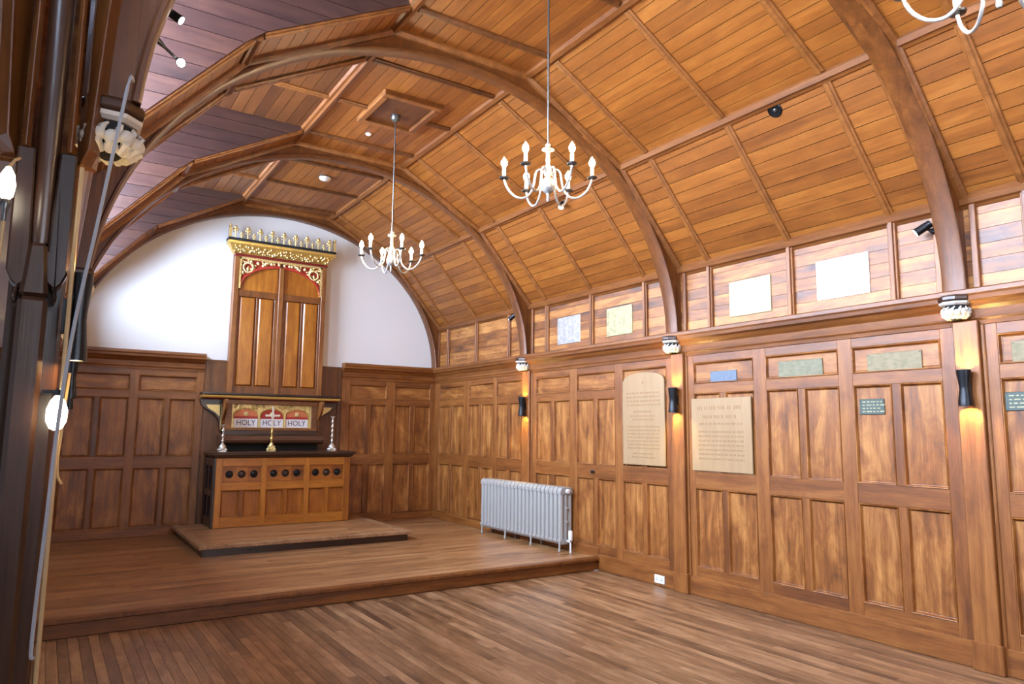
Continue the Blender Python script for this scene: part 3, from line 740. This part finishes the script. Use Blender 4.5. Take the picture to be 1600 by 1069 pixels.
m = MB(); m.lathe([(.013, .12), (.013, .16), (.026, .18), (.013, .20), (.012, .26), (.024, .275), (.012, .29), (.011, .34)], n=10); m.build('stem', 'gilt', r, smooth=True)
m = MB(); m.box(-.014, .014, -.008, .008, .34, .62); m.box(-.085, .085, -.008, .008, .50, .528)
for dx, dz in ((-.09, .514), (.09, .514), (0, .63)):
    m.ball((dx, 0, dz), .02, 6, (1, .5, 1))
m.lathe([(.03, -.01), (.036, 0), (.03, .01)], (0, 0, .514), 10, 'y'); m.build('cross_head', 'silver', r, bevel=.002)

# ------------------------------------------------------------------ radiator
r = thing('radiator', 'grey cast iron column radiator on short legs by the right wall', 'radiator', (-.145, 0, ZP))
NS = 22; ry0, ry1 = 1.97, 3.93; dy = (ry1-ry0)/NS
for i in range(NS):
    y = -(ry0+dy*(i+.5)); leg = i in (0, 7, 14, NS-1)
    m = MB()
    w2, d2 = dy*.40, .034
    for dx in (-.066, 0, .066):                               # three columns of one section
        m.sweep([[(dx+a*d2, y+b*w2, z) for a, b in [(math.cos(q*PI/4), math.sin(q*PI/4)) for q in range(8)]] for z in (.13, .72)])
    def cap(z0, z1, s):
        m.sweep([[(px_, y+b, z) for px_, z in ((-.098, z0), (.098, z0), (.098, (z0+z1)/2), (.07, z1), (-.07, z1), (-.098, (z0+z1)/2))] for b in (-dy*.42, dy*.42)])
    cap(.70, .785, 1); cap(.155, .09, -1)
    if leg:
        for dx in (-.08, .08): m.tube([(dx, y, .12), (dx*1.06, y, .05), (dx*1.1, y, 0)], [.02, .013, .018], 6)
    m.build('radiator_section', 'radiator_paint', r, bevel=.004)
m = MB()
for z in (.13, .36, .53, .74): m.tube([(0, -ry0, z), (0, -ry1-.01, z)], .018, 8)
m.build('tie_rod', 'radiator_paint', r)
m = MB(); m.lathe([(.03, 0), (.03, -.03), (.02, -.035)], (0, -ry1-.005, .74), 10, 'y'); m.build('end_plug', 'white_plastic', r)
m = MB(); m.tube([(0, -ry1, .13), (0, -ry1-.06, .13), (0, -ry1-.07, .10), (0, -ry1-.07, 0)], .012, 8); pipe = m.build('pipe', 'white_plastic', r, smooth=True)
m = MB(); m.lathe([(.026, .12), (.028, .14), (.028, .22), (.022, .235)], (0, -ry1-.07, .03), 12); m.build('thermostat_valve', 'white_plastic', r, smooth=True)

# ------------------------------------------------------------------ chandeliers
def chandelier(loc):
    r = thing('chandelier', '', 'chandelier', loc, math.radians(-35), 'six-arm chandeliers')
    # origin = ring of drip pans height; ceiling above
    top = 5.03-loc[2]
    if abs(loc[1]+1.5*T) < .1: top -= .022
    m = MB(); m.tube([(0, 0, .24), (0, 0, top-.05)], .0075, 8); m.build('rod', 'rod_metal', r)
    m = MB(); m.lathe([(.012, top-.075), (.045, top-.05), (.055, top-.02), (.055, top)], n=14); m.build('ceiling_rose', 'rod_metal', r, smooth=True)
    m = MB(); m.lathe([(.006, .27), (.016, .262), (.022, .25), (.014, .24), (.014, .232), (.044, .222), (.046, .214), (.018, .204), (.015, .17), (.018, .14), (.015, .11), (.022, .09), (.03, .07), (.028, .03), (.02, .01), (.034, -.005), (.052, -.04), (.05, -.08), (.03, -.105), (.012, -.115), (.010, -.15), (.014, -.16), (.008, -.175)], n=18)
    m.build('stem', 'pale_metal', r, smooth=True)
    for i in range(6):
        q = i*PI/3; c_, s_ = math.cos(q), math.sin(q)
        m = MB(); pth = [(.03, .04), (.05, .065), (.075, .06), (.092, .03), (.10, -.03), (.115, -.09), (.15, -.135), (.19, -.15), (.24, -.135), (.285, -.09), (.31, -.04), (.32, 0)]
        sm = []
        for a in range(len(pth)-1):                            # Catmull-Rom
            p0, p1, p2, p3 = pth[max(a-1, 0)], pth[a], pth[a+1], pth[min(a+2, len(pth)-1)]
            for t in (0, .5):
                sm.append(tuple(.5*((2*p1[k])+(-p0[k]+p2[k])*t+(2*p0[k]-5*p1[k]+4*p2[k]-p3[k])*t*t+(-p0[k]+3*p1[k]-3*p2[k]+p3[k])*t**3) for k in (0, 1)))
        sm.append(pth[-1])
        m.tube([(a*c_, a*s_, b) for a, b in sm], .0085, 8); arm = m.build('arm', 'pale_metal', r, smooth=True)
        o = (.32*c_, .32*s_, 0)
        m = MB(); m.lathe([(.008, -.01), (.034, -.002), (.038, .006), (.030, .004), (.014, .008), (.014, .02)], o, 14); m.build('drip_pan', 'rod_metal', arm, smooth=True)
        m = MB(); m.lathe([(.0125, .01), (.0125, .075), (.010, .08)], o, 12); m.build('candle_tube', 'candle_glow', arm, smooth=True)
        m = MB(); m.lathe([(.008, .08), (.016, .092), (.023, .108), (.021, .128), (.010, .148), (.002, .162)], o, 12); m.build('bulb', 'bulb', arm, smooth=True)
    return r
ch = chandelier((-2.76, -1.5*T, 3.46)); ch['label'] = 'lit six-arm chandelier hanging from the square ceiling hatch nearest the altar'
c2 = chandelier((-2.76, -2.48*T, 3.46)); c2['label'] = 'lit six-arm chandelier on a long rod near the middle of the photo'
c3 = chandelier((-2.76, -3.5*T, 3.43)); c3['label'] = 'chandelier cut off by the top right corner, only lower arms showing'
c3.rotation_euler.z = math.radians(-12)

# ------------------------------------------------------------------ wall sconces
def sconce(loc, rad, label):
    r = thing('wall_sconce', label, 'wall light', loc, 0, 'black up-and-down wall lights')
    m = MB(); n = 20
    m.lathe([(rad*.88, .127), (rad, .13), (rad*.98, .10), (rad*.72, .01), (rad*.72, -.01), (rad*.98, -.10), (rad, -.13), (rad*.88, -.127), (rad*.86, -.10), (rad*.6, -.0), (rad*.86, .10), (rad*.88, .127)], n=n, caps=False)
    m.build('lamp_body', 'black_metal', r, smooth=True)
    for s in (-1, 1):
        ld = .088 if loc[0] > -3 else .122
        m = MB(); m.lathe([(rad*.76, s*ld), (rad*.76, s*(ld+.004)), (.001, s*(ld+.004))], n=n); m.build('lamp_lens', 'lamp_glow' if loc[0] > -3 else 'lamp_glow_left', r)
    sgn = 1 if loc[0] > -3 else -1
    m = MB(); m.box(min(sgn*rad*.6, sgn*rad*1.35), max(sgn*rad*.6, sgn*rad*1.35), -.022, .022, -.05, .05); m.build('wall_bracket', 'black_metal', r)
    return r
plain('lamp_glow_left', (1, .95, .9), .3, 0, (1.0, .70, .32), 90.0)
SL = ['black up-and-down wall light right of the radiator top, farthest on the right wall', 'black up-and-down wall light between the two pale memorial boards', 'black up-and-down wall light on the right pilaster, closest of the right wall']
for i in range(3): sconce((-.085-.065, -PIL[i], 1.975), .047, SL[i])
SLL = ['tiny far wall light on the left arcade, lowest of the stacked left lights', 'small wall light just below the big left sconce, half hidden behind it', 'large dark grey wall light with glowing underside on the closest left post']
for i in range(3): sconce(((-5.50, -2.95, 1.93), (-5.563, -5.80, 1.94), (-5.622, -8.66, 1.955))[i], (.036, .036, .031)[i], SLL[i])

# ------------------------------------------------------------------ plaques
def plaque(y0, y1, z0, z1, mat, label, off=.012, lines=4, dark='plate_engraving', name='wall_plaque', group='metal wall plaques'):
    r = thing(name, label, 'plaque', (-off, -(y0+y1)/2, (z0+z1)/2), 0, group)
    a, b = (y1-y0)/2, (z1-z0)/2
    m = MB(); m.box(-.010, -.001, -a, a, -b, b); m.build('plate', mat, r, bevel=.003)
    m = MB(); rnd = random.Random(int(y0*1000))
    for i in range(lines):
        z = b*.62-(2*b*.62)*(i/(max(lines-1, 1))); x = -a*.75; h = b*.5/lines
        while x < a*.7:
            wd = rnd.uniform(.012, .045); m.box(-.0112, -.0101, -x-wd, -x, z-h/2, z+h/2); x += wd+.012
    if lines: m.build('engraved_lines', dark, r)
    m = MB()
    for sy_ in (-1, 1):
        for sz in (-1, 1): m.ball((-.011, sy_*(a-.015), sz*(b-.015)), .004, 5)
    m.build('screws', 'rod_metal', r)
    return r
plaque(3.56, 4.04, 2.78, 3.14, 'silver_plate', 'grey square plaque in the upper frieze, leftmost of four, above the radiator side', .013, lines=0)
plaque(4.56, 5.015, 2.785, 3.13, 'brass_plate', 'yellowish square brass plaque in the upper frieze, second from the left', .013, lines=0)
plaque(6.43, 6.92, 2.785, 3.14, 'brass_plate', 'brass plaque glowing orange in the upper frieze right of the middle arch', .013, lines=0)
plaque(7.40, 7.885, 2.81, 3.16, 'plate_white_sheen', 'bright white-reflecting square plaque in the upper frieze, rightmost of four', .013, lines=0)
plaque(6.16, 6.49, 2.145, 2.257, 'slate_plate_light', 'small bluish grey plaque above the square pale memorial board', lines=0)

plaque(6.97, 7.42, 2.128, 2.298, 'green_plate', 'wide greenish brass plaque above the tall panels, left of its twin', lines=0)
plaque(7.825, 8.265, 2.125, 2.295, 'dull_plate', 'wide brass plaque in the top panel left of the closest right sconce', lines=0)
plaque(7.74, 7.95, 1.797, 1.925, 'slate_plate', 'small dark plaque low on the tall panel below the wide brass plaque', lines=4, dark='brass_plate')
plaque(8.88, 9.3, 2.12, 2.30, 'dull_plate', 'brass plaque cut by the right photo edge, upper of two', lines=0)
plaque(8.815, 9.03, 1.81, 1.94, 'slate_plate', 'small dark plaque cut by the right photo edge, lower of two', lines=4, dark='brass_plate')

# memorial boards
def words(parent, rows, a, x=-.0215):
    rnd = random.Random(9)
    for z, h, wfrac in rows:
        y = -a*wfrac; m = MB()
        while y < a*wfrac:
            wd = min(rnd.uniform(.5, 2.2)*h+.01, a*wfrac-y)
            k = y
            while k < y+wd-h*.2:                               # little upright letter strokes
                m.box(x, -.0201, -k-h*.28, -k, z-h/2*rnd.uniform(.7, 1), z+h/2*rnd.uniform(.7, 1)); k += h*.52
            y += wd+h*.55
        m.build('carved_line', 'engraving', parent)
y0, y1, z0, z1 = 4.87, 5.54, 1.268, 2.235; a = (y1-y0)/2
r = thing('memorial_board', 'tall pale carved memorial board with an arched top, left of the middle sconce', 'memorial board', (-.034, -(y0+y1)/2, z0), 0, 'pale carved memorial boards')
m = MB(); H = z1-z0; N = 14
m.prism([(-a, 0), (a, 0), (a, H-.02)]+[(a*math.cos(PI*i/N)*.97, H-.01+.085*math.sin(PI*i/N)) for i in range(N+1)]+[(-a, H-.02)], lambda p, q, c_: (-c_, p, q), 0, .02)
m.build('board_panel', 'board_pale', r, bevel=.003)
rows = [(H-.16-.045*i, .024, .8) for i in range(4)]+[(H-.37, .022, .45), (H-.42, .02, .6), (H-.46, .02, .5)]+[(H-.54-.04*i, .02, .78) for i in range(7)]+[(H-.84, .02, .5), (H-.88, .02, .55)]
words(r, rows, a)
m = MB(); m.lathe([(.018, -.0215), (.018, -.02)], (0, 0, H-.04), 10, 'x'); m.build('emblem', 'engraving', r)
y0, y1, z0, z1 = 5.925, 6.675, 1.25, 1.985; a = (y1-y0)/2; H = z1-z0
r = thing('memorial_board', 'square pale carved memorial board right of the middle sconce', 'memorial board', (-.034, -(y0+y1)/2, z0), 0, 'pale carved memorial boards')
m = MB(); m.box(-.02, 0, -a, a, 0, H); m.build('board_panel', 'board_pale', r, bevel=.003)
rows = [(H-.10, .045, .78), (H-.19, .038, .6), (H-.26, .026, .72)]+[(H-.34-.045*i, .02, .76) for i in range(7)]
words(r, rows, a)

# ------------------------------------------------------------------ small fittings
def spotlight(loc, aim, label, stem_, k=1):
    r = thing('spotlight', label, 'spotlight', loc, 0, 'small black spotlights')
    d = Vector(aim).normalized(); a = d.cross(Vector((0, 0, 1))).normalized(); b = d.cross(a)
    def ringp(c, rd): return [c+rd*(math.cos(q)*a+math.sin(q)*b) for q in [2*PI*i/14 for i in range(14)]]
    m = MB(); m.sweep([ringp(d*t*k, rd*k) for t, rd in ((-.07, .02), (-.065, .03), (.045, .033), (.055, .035), (.056, .028))]); h = m.build('lamp_head', 'black_metal', r, smooth=True)
    m = MB(); m.sweep([ringp(d*t*k, .029*k) for t in (.05, .0585)]); m.build('lamp_lens', 'led_white', h)
    m = MB(); m.tube([(0, 0, 0), Vector(stem_)*.6, Vector(stem_)], [.010*k, .010*k, .028*k], 8); m.build('bracket', 'black_metal', r)
spotlight((-.12, -8.38, 3.22), (-.35, .75, -.5), 'black spotlight on the closest right arch, above the bright plaque', (.07, -.05, -.02))
spotlight((-.14, -2.63, 3.27), (-.3, .8, -.5), 'small black spotlight by the arch above the radiator', (.10, -.06, 0))
spotlight((-.83, -4.72, 4.26), (-.5, -.3, -.6), 'black spotlight on the ceiling rail behind the middle chandelier', (.02, 0, .08))
spotlight((-5.37, -8.40, 2.95), (-.05, -1, -.55), 'spotlight with a white face on the closest left arch foot', (-.10, -.13, 0), .5)
spotlight((-5.40, -8.40, 3.12), (.5, -.2, -.35), 'spotlight above the white-faced one, cut by the top edge', (-.10, -.13, .02), .5)
r = thing('ceiling_speaker', 'round black speaker set in the sloping ceiling boards at upper right', 'speaker', (-.812, -7.607, 4.302))
nv = Vector((-.750, 0, -.661)); r.rotation_euler = nv.to_track_quat('Z', 'Y').to_euler()
m = MB(); m.lathe([(.062, -.002), (.064, .006), (.056, .012), (.054, .006), (.02, .004), (.001, .004)], n=24); m.build('speaker_ring', 'black_metal', r, smooth=True)
m = MB(); m.ball((0, 0, .006), .018, 8, (1, 1, .5)); m.build('speaker_cone', 'rod_metal', r, smooth=True)
r = thing('smoke_detector', 'round white smoke detector on the ceiling above the altar', 'smoke detector', (-2.76, -1.95, 5.03))
m = MB(); m.lathe([(.075, 0), (.08, -.012), (.07, -.03), (.045, -.045), (.001, -.05)], n=24); m.build('detector_body', 'white_plastic', r, smooth=True)
m = MB(); m.lathe([(.09, 0), (.09, -.006), (.075, -.008)], n=24); m.build('detector_base', 'dark_oak_x', r)
r = thing('ceiling_sensor', 'small white ceiling dot beside the far chandelier rod', 'sensor', (-2.81, -3.63, 5.03))
m = MB(); m.lathe([(.035, 0), (.035, -.01), (.02, -.02), (.001, -.022)], n=18); m.build('sensor_cap', 'white_plastic', r, smooth=True)
r = thing('power_socket', 'white double power socket low on the right wall skirting', 'socket', (-.046, -5.425, .072))
m = MB(); m.box(-.012, -.0005, -.074, .074, -.043, .043); m.build('socket_plate', 'white_plastic', r, bevel=.003)
m = MB()
for s in (-1, 1):
    for dz, dy_ in ((.012, 0), (-.008, .01), (-.008, -.01)): m.box(-.0135, -.0121, s*.036+dy_-.003, s*.036+dy_+.003, dz-.006, dz+.006)
m.build('socket_holes', 'black_metal', r)
r = thing('door_knob', 'small dark knob on the middle rail right of the radiator', 'knob', (-.032, -4.317, 1.15))
m = MB(); m.lathe([(.018, -.001), (.018, -.005), (.009, -.008), (.009, -.022), (.019, -.03), (.02, -.04), (.012, -.047), (.001, -.048)], n=14, axis='x'); m.build('knob_body', 'black_metal', r, smooth=True)

# cables, pull cord and wall lamp beside the closest left post
def cord(name, label, pts, rad, mat, cat):
    m = MB(); sm = []
    P_ = [Vector(p) for p in pts]
    for a in range(len(P_)-1):
        p0, p1, p2, p3 = P_[max(a-1, 0)], P_[a], P_[a+1], P_[min(a+2, len(P_)-1)]
        for t in (0, .25, .5, .75): sm.append(.5*(2*p1+(p2-p0)*t+(2*p0-5*p1+4*p2-p3)*t*t+(3*p1-p0-3*p2+p3)*t**3))
    sm.append(P_[-1]); m.tube(sm, rad, 8)
    return tag(m.build(name, mat, smooth=True), label, cat)
cord('hanging_cable', 'pale grey cable hanging down past the left corbel and big sconce', [(-5.53, -8.66, 2.72), (-5.548, -8.80, 2.66), (-5.567, -8.82, 2.50), (-5.60, -8.82, 2.2), (-5.632, -8.82, 1.93), (-5.65, -8.82, 1.66), (-5.657, -8.82, 1.4), (-5.663, -8.82, 1.2), (-5.665, -8.82, 1.055), (-5.658, -8.82, 1.045)], .0048, 'grey_cord', 'cable')
cord('conduit_pipe', 'thin cream conduit running up the closest left post', [(-5.648, -8.69, 0.0), (-5.648, -8.69, 1.2), (-5.648, -8.69, 2.0), (-5.646, -8.69, 2.40)], .006, 'conduit_cream', 'pipe')
cord('pull_cord', 'short cream pull cord dangling beside the glowing lamp', [(-5.628, -8.5, 1.80), (-5.634, -8.5, 1.68), (-5.637, -8.5, 1.60), (-5.640, -8.5, 1.53), (-5.636, -8.5, 1.485), (-5.624, -8.5, 1.46)], .0045, 'conduit_cream', 'cord')
r = thing('wall_lamp', 'glowing white lamp low beside the closest left post', 'wall lamp', (-5.655, -8.74, 1.67))
m = MB(); m.lathe([(.008, .05), (.018, .035), (.026, .01), (.025, -.02), (.016, -.04), (.006, -.046)], n=14); m.build('lamp_shade', 'lamp_white', r, smooth=True)
m = MB(); m.lathe([(.010, .05), (.012, .065), (.006, .07)], n=10); m.box(-.04, -.004, -.006, .14, .055, .065); m.build('lamp_holder', 'black_metal', r)
r = thing('bracket_lamp', 'small white lamp with a pale rod at the far left edge', 'wall lamp', (-5.815, -8.80, 2.28))
m = MB(); m.lathe([(.006, .05), (.016, .03), (.020, 0), (.016, -.03), (.008, -.04)], n=12); m.build('lamp_shade', 'lamp_white', r, smooth=True)
m = MB(); m.lathe([(.009, -.04), (.013, -.055), (.007, -.07), (.006, -.10)], n=10); m.build('lamp_cup', 'rod_metal', r, smooth=True)
m = MB(); m.tube([(0, 0, -.10), (-.003, 0, -.20), (-.006, 0, -.28)], .005, 8); m.tube([(0, 0, .05), (.012, .02, .08), (.02, .06, .10)], .004, 6); m.build('lamp_rod', 'conduit_cream', r)
